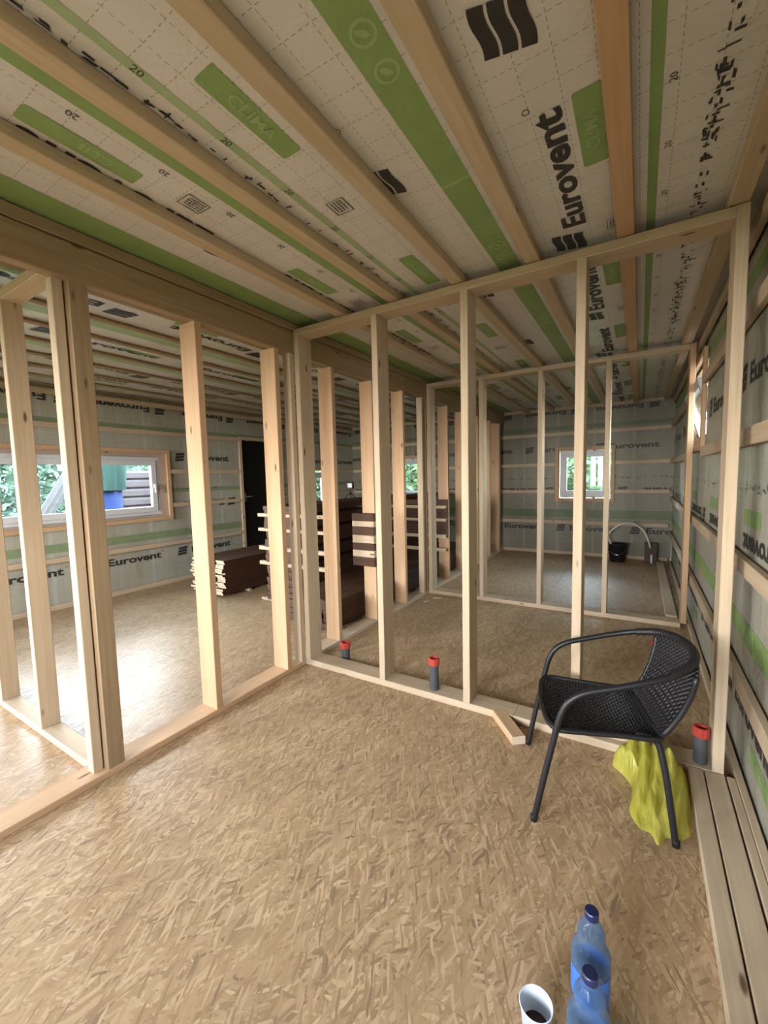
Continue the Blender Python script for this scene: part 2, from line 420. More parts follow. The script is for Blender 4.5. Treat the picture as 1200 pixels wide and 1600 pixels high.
for k in range(-4, 8):
    P.add(M_PALE, G_ICON, (-.60, 1.02 + 1.18 * k), (0, -1), (-1, 0), .075, .075); P.add(M_PALE, G_ICON, (-.60, 1.14 + 1.18 * k), (0, -1), (-1, 0), .075, .075)
    P.band(M_PALE, -.70, -.585, 1.62 + 1.18 * k, 1.632 + 1.18 * k)
    P.add(M_INK, G_BOX, (-1.15, 1.45 + 1.18 * k), (0, 1), (1, 0), .09, .085); P.add(M_INK, G_BOX, (-1.56, 1.20 + 1.18 * k), (0, -1), (-1, 0), .1, .085)
    P.add(M_INK, G_BOX, (-.10, 2.33 + 1.18 * k), (0, -1), (-1, 0), .09, .06)
for k in range(-10, 34):
    y = .705 + .295 * k
    P.add(M_INK, G_20, (-1.235, y), (0, 1), (1, 0), .034, .026); P.add(M_INK, G_20, (-1.52, y), (0, -1), (-1, 0), .034, .026)
    P.add(M_INK, G_20, (.065, y), (0, -1), (-1, 0), .034, .02)
def scatter_marks(pr, mat, a0, a1, b0, b1, n, rr, swap=False):
    for _ in range(n):
        a = rr.uniform(a0, a1); b = rr.uniform(b0, b1); L = rr.uniform(.012, .035); H = rr.uniform(.005, .011)
        if rr.random() < .4: L, H = H, L
        sh = rr.uniform(-.4, .4)
        pr.add(mat, ([(0, 0), (1, sh), (1, 1 + sh), (0, 1)], [(0, 1, 2, 3)]), (a, b), (1, 0), (0, 1), H, L)
rr = random.Random(11)
scatter_marks(P, M_INK, .15, .20, YF, YB, 700, rr); scatter_marks(P, M_INK, -.42, -.405, YF, YB, 0, rr)
scatter_marks(P, M_INK, -1.31, -1.295, YF, YB, 260, rr)
P.build(ceiling)

# walls -----------------------------------------------------------
def make_wall(name, axis, pos, nrm, a0, a1, holes, mat):
    """axis 0: wall in a plane x=pos, a runs along Y; axis 1: plane y=pos, a runs along X. nrm = direction into the room"""
    def m3(a, z, lift=0):
        h = wob(a, z, pos) + lift * .0012
        return (pos + nrm * h, a, z) if axis == 0 else (a, pos + nrm * h, z)
    cutsa = sorted(set([a0, a1] + [h[0] for h in holes] + [h[1] for h in holes]))
    cutsz = sorted(set([0., ZM] + [h[2] for h in holes] + [h[3] for h in holes]))
    def fine(c):
        o = []
        for p, q in zip(c, c[1:]):
            n = max(1, int((q - p) / .07)); o += [p + (q - p) * i / n for i in range(n)]
        return o + [c[-1]]
    A = fine(cutsa); Z = fine(cutsz)
    inh = lambda a, z: any(h[0] < a < h[1] and h[2] < z < h[3] for h in holes)
    V = [m3(a, z) for z in Z for a in A]; F = []
    for j in range(len(Z) - 1):
        for i in range(len(A) - 1):
            if not inh((A[i] + A[i + 1]) / 2, (Z[j] + Z[j + 1]) / 2):
                F.append((j * len(A) + i, j * len(A) + i + 1, (j + 1) * len(A) + i + 1, (j + 1) * len(A) + i))
    bm = bmesh.new(); T = .22
    for p, q in zip(cutsa, cutsa[1:]):
        for r, s in zip(cutsz, cutsz[1:]):
            if inh((p + q) / 2, (r + s) / 2): continue
            c = pos - nrm * (T / 2 + .012)
            if s == ZM: s = 2.66
            if axis == 0: add_box(bm, (c, (p + q) / 2, (r + s) / 2), (T, q - p, s - r))
            else: add_box(bm, ((p + q) / 2, c, (r + s) / 2), (q - p, T, s - r))
    wl = bm_obj(name, bm, WD['tan', 2]); tag(wl, kind='structure')
    me = bpy.data.meshes.new('membrane'); me.from_pydata(V, [], F); me.materials.append(mat)
    for p_ in me.polygons: p_.use_smooth = True
    link('vapour_membrane', me, wl)
    return wl, Print(m3, lambda a, z: a0 < a < a1 and 0 < z < ZM and not inh(a, z))
M_WY = membrane('wall_membrane_side', 2, 1, (.37, .36, .295), .6, .34); M_WX = membrane('wall_membrane_end', 2, 0, (.225, .21, .155), .3, .42)  # end-wall sheet darkened in colour for dim light at the back

def sheet_print(pr, a0, a1, nrm_sign, lab, seam, starts, istart, greens, pitch=1.17):
    """nrm_sign: direction of reading for upright words along a"""
    s = nrm_sign
    n0 = int((a1 - a0) / pitch) + 3
    for z, st, H in starts:
        for k in range(-n0, n0):
            x = st + pitch * k * s
            pr.add(M_INK, G_NAME, (x, z), (s, 0), (0, 1), .70, H); pr.add(M_INK, G_LOGO, (x - s * .225, z - .012), (s, 0), (0, 1), .15, H * 1.25)
            pr.add(M_INK, ring(), (x + s * .715, z + H * .9), (s, 0), (0, 1), .022, .022)
            if lab: pr.add(M_GRN, G_LAB, (x + s * .36, z - .12), (s, 0), (0, 1), .35, .08); pr.add(M_PALE, G_CLIMA, (x + s * .45, z - .1), (s, 0), (0, 1), .17, .04)
    for z, st, H in istart:
        for k in range(-n0, n0):
            x = st - pitch * k * s
            pr.add(M_INK, G_NAME, (x, z), (-s, 0), (0, -1), .70, H); pr.add(M_INK, G_LOGO, (x + s * .225, z + .012), (-s, 0), (0, -1), .15, H * 1.25)
            if lab: pr.add(M_GRN, G_LAB, (x - s * .36, z + .12), (-s, 0), (0, -1), .35, .08)
    if seam:
        for k in range(14): pr.band(seam, a0 + .42 + .58 * k, a0 + .465 + .58 * k, 0.005, ZM - .005)  # paler strips where the sheet presses onto the studs behind
    for z0, z1, m in greens: pr.hband(m, z0, z1, a0, a1)
    scatter_marks(pr, M_INK, a0, a1, 1.33, 1.36, 240, random.Random(5))

# left wall
HL = [(-1.8, -.4, .95, 1.95), (.66, 3.42, .97, 1.85), (4.75, 5.62, 0., 2.13), (6.2, 7.1, .78, 1.62)]
wall_left, pr = make_wall('wall_left', 0, XL, 1, YF, YB, HL, M_WY)
sheet_print(pr, YF, YB, 1, False, M_SEAM, [(.385, 2.58, .095), (1.765, 3.80, .095)], [(2.50, 3.25, .095), (1.16, 3.2, .095)],
            [(.66, .76, M_GWL), (2.17, 2.22, M_GWL), (1.30, 1.36, M_GWL)])
pr.build(wall_left)
def battens_y(wl, x0, x1, zs, spans, kind='cream', names='batten'):
    for z0, z1 in zs:
        for a, b in spans(z0, z1): beam(names, x0, x1, a, b, z0, z1, 1, kind, wl)
def spans_from(holes, a0, a1):
    def f(z0, z1):
        cur = a0; out = []
        for h in sorted(holes):
            if h[2] - .06 < z1 and h[3] + .06 > z0:
                if h[0] - .06 > cur: out.append((cur, h[0] - .06))
                cur = h[1] + .06
        if cur < a1: out.append((cur, a1))
        return out
    return f
ZB = [(.0, .06), (.545, .605), (1.09, 1.15), (1.57, 1.63), (2.10, 2.16), (2.54, 2.598)]
battens_y(wall_left, XL + .008, XL + .045, [z for z in ZB if z[0] < 2.5] + [(2.48, 2.54)], spans_from(HL, YF, YB - .05))
# timber round the openings
def surround(wl, axis, x0, x1, h, sill=True, kind='tan', full=None):
    a0, a1, z0, z1 = h
    lo = full[0] if full else z0 - .055; hi = full[1] if full else z1 + .055
    for (p, q) in ((a0 - .055, a0 - .002), (a1 + .002, a1 + .055)):
        if axis == 0: beam('window_stud' if sill else 'door_stud', x0, x1, p, q, lo, hi, 2, kind, wl)
        else: beam('window_stud', p, q, x0, x1, lo, hi, 2, kind, wl)
    for (p, q) in (((z0 - .053, z0 - .002),) if sill else ()) + ((z1 + .002, z1 + .053),):
        if axis == 0: beam('window_rail', x0, x1, a0, a1, p, q, 1, kind, wl)
        else: beam('window_rail', a0, a1, x0, x1, p, q, 0, kind, wl)
surround(wall_left, 0, XL + .008, XL + .047, HL[1]); surround(wall_left, 0, XL + .008, XL + .047, HL[3])
surround(wall_left, 0, XL + .008, XL + .047, HL[2], sill=False, kind='cream', full=(.062, 2.18))
# back wall
HB = [(-1.24, -.42, 1.0, 1.84), (-4.62, -3.75, 1.0, 1.84)]
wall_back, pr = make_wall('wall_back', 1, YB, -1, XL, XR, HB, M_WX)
sheet_print(pr, XL, XR, 1, False, M_SEAMB, [(.425, -2.2, .095), (1.83, -1.6, .09)], [(2.535, -2.28, .07), (1.185, -1.55, .09)],
            [(.66, .80, M_GWB), (2.2, 2.27, M_GWB)], 1.15)
pr.build(wall_back)
for z0, z1 in ZB:
    for a, b in spans_from(HB, XL + .05, XR - .05)(z0, z1): beam('batten', a, b, YB - .045, YB - .012, z0, z1, 0, 'cream', wall_back)
for h in HB: surround(wall_back, 1, YB - .047, YB - .012, h)
# right wall
HR = [(4.25, 5.45, 1.66, 2.36)]
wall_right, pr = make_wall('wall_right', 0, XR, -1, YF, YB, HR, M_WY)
sheet_print(pr, YF, YB, -1, True, None, [(.275, 2.69, .10), (1.855, 2.69, .105)], [(1.135, 2.0, .10), (2.56, 2.2, .09)],
            [(.62, .73, M_GRN), (2.33, 2.42, M_GRN)])
pr.build(wall_right)
battens_y(wall_right, .403, .433, [(.0, .05), (.42, .50), (.965, 1.04), (1.555, 1.635), (2.13, 2.20), (2.49, 2.545)], spans_from(HR, YF, YB - .06))
surround(wall_right, 0, .403, .433, HR[0])
# rear wall behind the camera, with two glazed openings
HF = [(-1.7, -.3, .9, 2.1), (-4.9, -3.5, .9, 2.1)]
wall_rear, pr = make_wall('wall_rear', 1, YF, 1, XL, XR, HF, M_WX)
# dark jambs of the far post by the back wall
# ------------------------------------------------------------------ windows
def frame_bm(bm, a0, a1, z0, z1, w_, y0, y1):
    """rectangular frame in local (x along, y outward, z up)"""
    for p, q, r, s in ((a0, a1, z0, z0 + w_), (a0, a1, z1 - w_, z1), (a0, a0 + w_, z0 + w_, z1 - w_), (a1 - w_, a1, z0 + w_, z1 - w_)):
        add_box(bm, ((p + q) / 2, (y0 + y1) / 2, (r + s) / 2), (q - p, y1 - y0, s - r))
    bmesh.ops.bevel(bm, geom=[e for e in bm.edges], offset=.003, segments=1, affect='EDGES', clamp_overlap=True)
def window(name, M, a0, a1, z0, z1, splits, inset=.10, handle=True, tilt=0):
    bm = bmesh.new(); frame_bm(bm, a0, a1, z0, z1, .055, inset, inset + .07)
    root = bm_obj(name, bm, PVC); root.matrix_world = M; tag(root, kind='structure')
    e = [a0 + .045] + splits + [a1 - .045]
    for i in range(len(e) - 1):
        p, q = e[i] + (.0 if i == 0 else .012), e[i + 1] - (.0 if i == len(e) - 2 else .012)
        bm = bmesh.new(); frame_bm(bm, p, q, z0 + .045, z1 - .045, .07, inset - .025, inset + .03)
        s = bm_obj('sash', bm, PVC, root)
        bm = bmesh.new(); add_box(bm, ((p + q) / 2, inset + .005, (z0 + z1) / 2), (q - p - .134, .006, z1 - z0 - .224)); bm_obj('pane', bm, GLASS, s)
        if handle:
            bm = bmesh.new(); hx = q - .035 if i == len(e) - 2 else p + .035; zc = (z0 + z1) / 2
            add_box(bm, (hx, inset - .035, zc), (.028, .02, .06)); add_box(bm, (hx, inset - .055, zc - .035), (.018, .018, .11))
            bm_obj('handle', bm, PVC, s)
        if tilt:
            piv = Matrix.Translation((0, inset, z0 + .05)); s.matrix_local = piv @ Matrix.Rotation(tilt, 4, 'X') @ piv.inverted()
    # foam between frame and studs
    return root
ML = Matrix(((0, -1, 0, XL), (1, 0, 0, 0), (0, 0, 1, 0), (0, 0, 0, 1)))      # local x -> +Y, local y -> -X
MB = Matrix(((1, 0, 0, 0), (0, 1, 0, YB), (0, 0, 1, 0), (0, 0, 0, 1)))
MR = Matrix(((0, 1, 0, XR), (-1, 0, 0, 0), (0, 0, 1, 0), (0, 0, 0, 1)))      # local x -> -Y, local y -> +X
window('window_1', ML, .72, 3.335, 1.0, 1.80, [2.36], .03)
window('window_2', ML, 6.25, 7.05, .82, 1.58, [], .1)
window('window_3', MB, -1.225, -.435, 1.02, 1.83, [], .04)
window('window_4', MB, -4.6, -3.77, 1.02, 1.83, [], .04)
window('window_5', MR, -5.44, -4.26, 1.67, 2.27, [], .10, tilt=math.radians(17))
bm = bmesh.new()
for a, b, c, d in ((.66, 3.42, .97, .998), (.66, 3.42, 1.802, 1.85), (3.337, 3.42, .998, 1.802), (.66, .718, .998, 1.802)):
    add_box(bm, (XL - .055, (a + b) / 2, (c + d) / 2), (.075, b - a, d - c))
tag(bm_obj('trim_1', bm, FOAM), kind='structure')
# door in the left wall
bm = bmesh.new(); add_box(bm, (XL - .06, 5.185, 1.065), (.05, .868, 2.128))
for k in range(2): pass
door = bm_obj('door_1', bm, DOORM); tag(door, kind='structure')
bm = bmesh.new(); add_box(bm, (XL - .03, 4.83, 1.16), (.012, .035, .15)); add_tube(bm, [Vector((XL - .028, 4.83, 1.17)), Vector((XL + .02, 4.83, 1.17))], .008)
add_tube(bm, [Vector((XL + .02, 4.825, 1.17)), Vector((XL + .02, 4.96, 1.17))], .009); bm_obj('door_handle', bm, CHROME, door, smooth=True)

# ------------------------------------------------------------------ stud partitions
XW0, XW1 = -2.345, -2.2
WP = tag(empty('stud_partition', (-2.27, 3, 0)), 'long open stud frame on the left with a deep brown header beam above full-depth tan studs', 'wall frame')
def part(name, root, *a, kind='cream', ax=2):
    o = beam(name, *a, ax, kind)
    o.location = Vector(o.location) - Vector(root.location); o.parent = root; return o
part('sole_plate', WP, XW0, XW1, YF, 2.30, .0005, .035, ax=1, kind='tan'); part('sole_plate', WP, XW0, XW1, 2.302, 5.30, .0005, .035, ax=1)
part('sole_plate', WP, XW0, XW1, 5.302, YB - .06, .0005, .035, ax=1)
part('header_beam', WP, -2.262, XW1, YF, 4.07, 2.37, 2.53, ax=1, kind='old'); part('header_beam', WP, -2.262, XW1, 4.073, YB - .06, 2.37, 2.53, ax=1, kind='old')
part('ledger_board', WP, -2.25, -2.192, YF, YB - .06, 2.536, 2.590, ax=1, kind='old')
for y in (1.535, 2.147, 2.773, 3.383, 3.985, 5.21, 5.82, 6.43, 7.04):
    part('stud', WP, XW0, XW1, y, y + .045, .035, 2.37, kind='tan')
part('stud', WP, -2.272, XW1, 2.296, 2.341, .035, 2.37, kind='cream'); part('stud', WP, -2.272, XW1, 4.45, 4.495, .035, 2.37, kind='cream')
part('stud', WP, -2.272, XW1, 4.53, 4.576, .035, 2.37, kind='old')
part('stud', WP, -2.44, XW1, 7.6, 7.70, .035, 2.37, kind='tan')
# the doubled post at the opening
part('post', WP, -2.30, -2.243, .868, .912, .035, 2.37, kind='cream'); part('post', WP, -2.275, -2.208, .919, .998, .035, 2.37, kind='old')

P1 = tag(empty('stud_partition', (-.9, 2.41, 0)), 'nearest cross stud frame of pale timber standing behind the black chair', 'wall frame')
Y1, D = 2.344, .14
part('sole_plate', P1, XW1 + .001, -.60, Y1, Y1 + D, .0005, .045, ax=0); part('sole_plate', P1, -.598, .362, Y1, Y1 + D, .0005, .045, ax=0)
part('top_plate', P1, XW1 + .001, .316, Y1, Y1 + D, 2.50, 2.545, ax=0)
for x in (-2.199, -1.518, -.905, -.293): part('stud', P1, x, x + .045, Y1, Y1 + D, .045, 2.50)
part('stud', P1, .3175, .362, Y1 - .001, Y1 + D, .045, 2.545)
P2 = tag(empty('stud_partition', (-.9, 4.65, 0)), 'second cross stud frame farther back, in front of the end room with the small window', 'wall frame')
Y2 = 4.58
part('sole_plate', P2, XW1 + .001, .345, Y2, Y2 + D, .0005, .045, ax=0); part('top_plate', P2, XW1 + .001, .345, Y2, Y2 + D, 2.50, 2.545, ax=0)
for x in (-2.199, -1.555, -.924, -.302): part('stud', P2, x, x + .045, Y2, Y2 + D, .045, 2.50)
part('stud', P2, .346, .39, Y2, Y2 + D, .045, 2.545, kind='tan')
P3 = tag(empty('stud_partition', (-3.5, .94, 0)), 'short stud frame at the far left, turning off from the doubled post', 'wall frame')
Y3 = .89
part('sole_plate', P3, -4.9, XW0 - .001, Y3, Y3 + .095, .0005, .04, ax=0); part('top_plate', P3, -4.9, XW0 - .001, Y3, Y3 + .095, 2.44, 2.49, ax=0)
for x in (-2.96, -3.58, -4.2, -4.85):
    part('stud', P3, x, x + .045, Y3, Y3 + .095, .04, 2.44, kind='cream')

# ------------------------------------------------------------------ boards lying along the right wall
GB = 'pale planks lying along the right wall'
for (x0, x1, lab) in ((.226, .284, 'narrow pale plank by the right wall, outermost of three, near the yellow bag'),
                      (.290, .364, 'wider pale plank on the floor by the right wall, middle one of three'),
                      (.371, .402, 'pale plank on the floor tight against the right wall, innermost of three')):
    tag(beam('plank', x0, x1, -1.2, 2.335, .0005, .045, 1, 'cream'), lab, 'plank', GB)
tag(beam('plank', .245, .335, 4.78, 7.60, .0005, .05, 1, 'cream'), 'pale plank on the floor of the end room along the right wall', 'plank')

# ------------------------------------------------------------------ timber piles in the left room
ORD = ['topmost', 'second', 'third', 'fourth', 'fifth', 'sixth', 'seventh', 'eighth', 'ninth', 'tenth', 'eleventh', 'twelfth', 'thirteenth', 'fourteenth', 'fifteenth',
       'sixteenth', 'seventeenth', 'eighteenth', 'nineteenth', 'twentieth', 'twenty-first', 'twenty-second']
COL = ['leftmost', 'second from left', 'third from left', 'rightmost']
def board_pile(x0, x1, y0, y1, levels, th, ncol, rag, what, group, end):
    """levels: list of board bottoms from the floor up"""
    rr = random.Random(len(levels)); ww = (x1 - x0) / ncol; L = y1 - y0
    me = beam_mesh((ww - .003, L, th - .001), 1, [WD['dark', 1], end], ch=.002)
    for lv, z in enumerate(levels):
        for c in range(ncol):
            o = link('board', me, None, (x0 + ww * (c + .5), y0 + L / 2 + rr.uniform(-rag, rag), z + th / 2))
            tag(o, '%s, %s layer, %s' % (what, ORD[len(levels) - 1 - lv], COL[c]), 'board', group)
DEND = plain('dark_board_end', (.09, .05, .03), .7, bs=90)
board_pile(-4.99, -4.365, 3.24, 6.6, [.03 + .0252 * k for k in range(17)], .0252, 4, .035, 'dark board in the white-ended pile before the dark door', 'boards of the pile before the door', END)
for y, wh in ((3.6, 'nearest'), (4.8, 'middle'), (6.2, 'farthest')):
    tag(beam('spacer', -5.0, -4.33, y, y + .04, .0005, .0295, 0, 'cream'), 'pale spacer under the white-ended pile before the dark door, %s of three' % wh, 'spacer', 'spacers under the pile before the door')
board_pile(-3.0, -2.40, 2.96, 6.7, [.03 + .045 * k for k in range(6)], .045, 4, .02, 'dark board in the low pile tight behind the stud frame', 'boards of the low pile behind the studs', DEND)
for y, wh in ((3.1, 'nearest'), (4.6, 'middle'), (6.2, 'farthest')):
    tag(beam('spacer', -3.02, -2.37, y, y + .04, .0005, .0295, 0, 'cream'), 'pale spacer under the low pile behind the stud frame, %s of three' % wh, 'spacer', 'spacers under the low pile')
levels = [z0 + .045 * k for z0, n in ((.03, 9), (.480, 3), (.661, 4), (.879, 3), (1.054, 2)) for k in range(n)]
board_pile(-3.76, -3.30, 3.40, 7.3, levels, .045, 3, .02, 'dark board in the tall pile behind the low pile', 'boards of the tall pile', DEND)
SPZ = [(.0005, .0295), (.4355, .4795), (.6155, .6605), (.8415, .8785), (1.0145, 1.0535)]
SW = ['lowest', 'second lowest', 'middle', 'second highest', 'highest']
for y, x1, wh in ((3.42, -2.85, 'at the near end of'), (5.075, -2.19, 'halfway along'), (6.9, -3.2, 'at the far end of')):
    for i, (a, b) in enumerate(SPZ):
        tag(beam('spacer', -3.90, -3.27 if i == 0 else x1, y, y + .042, a, b, 0, 'cream'),
            '%s pale spacer lying %s the tall dark board pile' % (SW[i], wh), 'spacer', 'spacers in the tall pile')
# short boards and spacers laid across, whose ends poke between the studs
def crossing(y, zs, x0, where):
    for n, (a, b, dark) in enumerate(zs):
        tag(beam('crossing_board', x0, -2.185, y, y + .042, a, b, 0, mats=[WD['dark', 0], DEND] if dark else [WD['cream', 0]]),
            '%s board end poking between studs %s, number %s down' % ('dark' if dark else 'pale', where, ['one', 'two', 'three', 'four', 'five', 'six', 'seven', 'eight'][n]),
            'board', 'board ends poking between the studs')
crossing(3.335, [(1.025, 1.10, 1), (.968, 1.023, 0), (.885, .966, 1), (.805, .883, 0), (.735, .803, 1), (.665, .733, 0), (.575, .663, 1)], -2.44, 'of the middle bay')
crossing(5.12, [(1.056, 1.13, 1), (.881, 1.012, 1), (.664, .838, 1)], -3.25, 'beyond the second cross frame')

# ------------------------------------------------------------------ chair
ch = tag(empty('wicker_armchair', (-.156, 2.016, 0)), 'black woven wicker armchair with a bent tube frame on the board floor', 'chair')
U = Vector((-.964, -.265, 0)); Vv = Vector((-.259, .966, 0))
def cp(u, v, z): return U * u + Vv * v + Vector((0, 0, z))
rT = .0128
# front legs and armrests: one bent tube
arm = [(.267, .258, .0), (.228, .26, .2), (.186, .26, .40), (.165, .26, .485), (.135, .26, .54), (.08, .26, .58), (-.02, .26, .612), (-.12, .255, .642), (-.22, .235, .672),
       (-.30, .185, .695), (-.345, .10, .708), (-.36, 0, .712)]
path = [cp(u, -v, z) for u, v, z in arm] + [cp(u, v, z) for u, v, z in arm[-2::-1]]
bm = bmesh.new(); add_tube(bm, catmull(path, 6), rT, 12); bm_obj('arm_tube', bm, BLACKT, ch, smooth=True)
for s in (-1, 1):
    bm = bmesh.new(); add_tube(bm, catmull([cp(-.252, s * .25, 0), cp(-.235, s * .232, .15), cp(-.215, s * .212, .3), cp(-.19, s * .195, .385), cp(-.12, s * .19, .398)], 6), rT, 12)
    bm_obj('rear_leg', bm, BLACKT, ch, smooth=True)
    for (u, v) in ((.267, .258), (-.252, .25)):
        bm = bmesh.new(); add_lathe(bm, [(.010, .0), (.0135, .002), (.0135, .025), (.0118, .028)], cp(u, s * v, 0), 14, True, True); bm_obj('foot_cap', bm, CANE, ch, smooth=True)
# seat ring
def seatP(s, t):
    # s 0..1 back->front, t -1..1 across
    u = -.205 + s * (.40 + .028 * (1 - t * t)); half = .195 + .045 * s - .02 * max(0, s - .8) * 5 * .3
    z = .395 - .022 * math.sin(PI * s) * (1 - t * t) + .004 * s
    return cp(u, t * half, z)
ringp = [seatP(0, t) for t in (-1, -.5, 0, .5, 1)] + [seatP(s, 1) for s in (.35, .7, .93)] + [seatP(1, t) for t in (.8, .4, 0, -.4, -.8)] + [seatP(s, -1) for s in (.93, .7, .35)]
bm = bmesh.new(); add_tube(bm, catmull(ringp, 5, True), .011, 10, closed=True); bm_obj('seat_ring', bm, BLACKT, ch, smooth=True)
def weave(bm, fn, n1, n2, r, amp, nrm, sub=1):
    for i in range(1, n1):
        t = -1 + 2 * i / n1; pts = []
        for k in range(n2 * 2 + 1):
            s = k / (n2 * 2); p = fn(s, t); pts.append(p + nrm(s, t) * (amp * math.cos(PI * k / 2 * 1.0 + PI * i)))
        add_tube(bm, pts, r, 4, cap=False)
    for j in range(1, n2):
        s = j / n2; pts = []
        for k in range(n1 * 2 + 1):
            t = -1 + 2 * k / (n1 * 2); p = fn(s, t); pts.append(p - nrm(s, t) * (amp * math.cos(PI * k / 2 + PI * j)))
        add_tube(bm, pts, r, 4, cap=False)
bm = bmesh.new(); weave(bm, seatP, 34, 32, .0044, .0028, lambda s, t: Vector((0, 0, 1)))
bm_obj('woven_seat', bm, CANE, ch)
# front apron of the seat ring goes down a little below the arms
def backP(s, t):
    # s 0 bottom -> 1 top ; t across
    half = .185 + .035 * s
    ang = t * half / .28
    ut = -.36 + .175 * (1 - math.cos(ang)) * 1.1 * s
    u0 = -.205
    u = u0 + (ut - u0) * (s ** .85); z = .395 + s * (.312 - .03 * t * t)
    return cp(u, t * half - .014 * s, z)
bm = bmesh.new(); weave(bm, backP, 34, 26, .0060, .003, lambda s, t: U); bm_obj('woven_back', bm, CANE, ch)
for t in (-1, 1):
    bm = bmesh.new(); add_tube(bm, [backP(k / 10, t) for k in range(11)], .0105, 8); bm_obj('back_side_wrap', bm, BLACKT, ch, smooth=True)
bm = bmesh.new(); add_tube(bm, catmull([cp(-.195, -.19, .385), cp(-.2, 0, .38), cp(-.195, .19, .385)], 5), .009, 8); bm_obj('cross_tube', bm, BLACKT, ch, smooth=True)
# wrapped cane round the rail at the top of the back
bm = bmesh.new(); tp = [cp(*a) for a in [(-.225, -.232, .673), (-.30, -.185, .695), (-.345, -.10, .708), (-.36, 0, .712), (-.345, .10, .708), (-.30, .185, .695), (-.225, .232, .673)]]
cpth = catmull(tp, 14); add_tube(bm, cpth, [.0165 + .0013 * (k % 2) for k in range(len(cpth))], 12); bm_obj('rail_wrapping', bm, CANE, ch, smooth=False)

# ------------------------------------------------------------------ yellow bag
def bag_mat():
    t = NT('yellow_film'); t.b.inputs['Base Color'].default_value = (.6, .55, .05, 1); t.b.inputs['Roughness'].default_value = .22
    n = t.noise(t.coord(False), 11, 4, .6); t.l(t.mix(n, (.42, .38, .02), (.68, .63, .16)), t.b.inputs['Base Color'])
    t.b.inputs['Subsurface Weight'].default_value = 0; t.b.inputs['Transmission Weight'].default_value = .0
    out = t.t.nodes['Material Output']; tr = t.n('BsdfTranslucent'); tr.inputs[0].default_value = (.72, .66, .10, 1)
    m = t.n('MixShader'); m.inputs[0].default_value = .35; t.l(t.b.outputs[0], m.inputs[1]); t.l(tr.outputs[0], m.inputs[2]); t.l(m.outputs[0], out.inputs[0])
    t.bump(t.noise(t.mapping(t.coord(False), (2.6, .5, 1)), 12, 3, 1.2), .55, .03)
    return t.m
outl = [(-.085, 2.24), (-.03, 2.32), (.04, 2.335), (.12, 2.335), (.175, 2.31), (.215, 2.24), (.220, 2.10), (.212, 2.0), (.205, 1.93), (.165, 1.875), (.125, 1.87), (.093, 1.812), (.07, 1.86),
        (.03, 1.87), (-.005, 1.945), (.0, 2.03), (.0, 2.11), (-.03, 2.17)]
oc = catmull([(x, y, 0) for x, y in outl], 6, True)
cx, cy = .085, 2.14
V = []; F = []; N = len(oc); R = 22
for j in range(R + 1):
    f = 1 - j / R
    for i, q in enumerate(oc):
        x = cx + (q.x - cx) * f; y = cy + (q.y - cy) * f
        edge = 1 - f
        rear = min(max((y - 1.86) / .42, 0), 1)
        a = math.atan2(q.y - cy, q.x - cx)
        fold = abs(math.sin((x - .06 * y) * 62 + 1.1 + 1.6 * noise.noise(Vector((x * 7, y * 3, 0)))))
        prof = min(1, edge * 3.2) ** .6
        z = .0012 + prof * (.028 + .125 * rear ** 1.3) * (.72 + .38 * (.25 + .75 * fold))
        z += .016 * prof * noise.noise(Vector((x * 20, y * 6, 1.3))) + .006 * prof * noise.noise(Vector((x * 50, y * 14, 2)))
        if y > 2.1: z = max(z, .0015 + .085 * (y - 2.1) / .22 * min(1, 1 if edge > .02 else 0))
        V.append((x - cx, y - cy, max(z, .0012)))
for j in range(R):
    for i in range(N): F.append((j * N + i, j * N + (i + 1) % N, (j + 1) * N + (i + 1) % N, (j + 1) * N + i))
me = bpy.data.meshes.new('bag'); me.from_pydata(V, [], F); me.materials.append(bag_mat())
for p_ in me.polygons: p_.use_smooth = True
tag(link('plastic_bag', me, None, (cx, cy, 0)), 'crumpled translucent yellow plastic bag on the floor under the chair', 'bag')

# ------------------------------------------------------------------ bottles and cup
def pet_mat():
    t = NT('blue_pet'); t.t.nodes.remove(t.b); out = t.t.nodes['Material Output']
    tr = t.n('BsdfTransparent'); tr.inputs[0].default_value = (.70, .80, .90, 1)
    gl = t.n('BsdfPrincipled'); gl.inputs['Base Color'].default_value = (.10, .17, .28, 1); gl.inputs['Roughness'].default_value = .08
    lw = t.n('LayerWeight'); lw.inputs[0].default_value = .5
    n = t.noise(t.coord(False), 30, 3, .5); bp = t.n('Bump'); bp.inputs['Strength'].default_value = .5; bp.inputs['Distance'].default_value = .006
    t.l(n, bp.inputs['Height']); t.l(bp.outputs[0], gl.inputs['Normal']); t.l(bp.outputs[0], lw.inputs['Normal'])
    mx = t.n('MixShader'); t.l(t.math('ADD', t.math('MULTIPLY', lw.outputs['Facing'], .75), .12), mx.inputs[0]); t.l(tr.outputs[0], mx.inputs[1]); t.l(gl.outputs[0], mx.inputs[2])
    t.l(mx.outputs[0], out.inputs[0]); return t.m
PET = pet_mat(); CAPM = plain('navy_cap', (.012, .018, .07), .35); LABM = plain('blue_label', (.04, .16, .55), .35, bs=25)
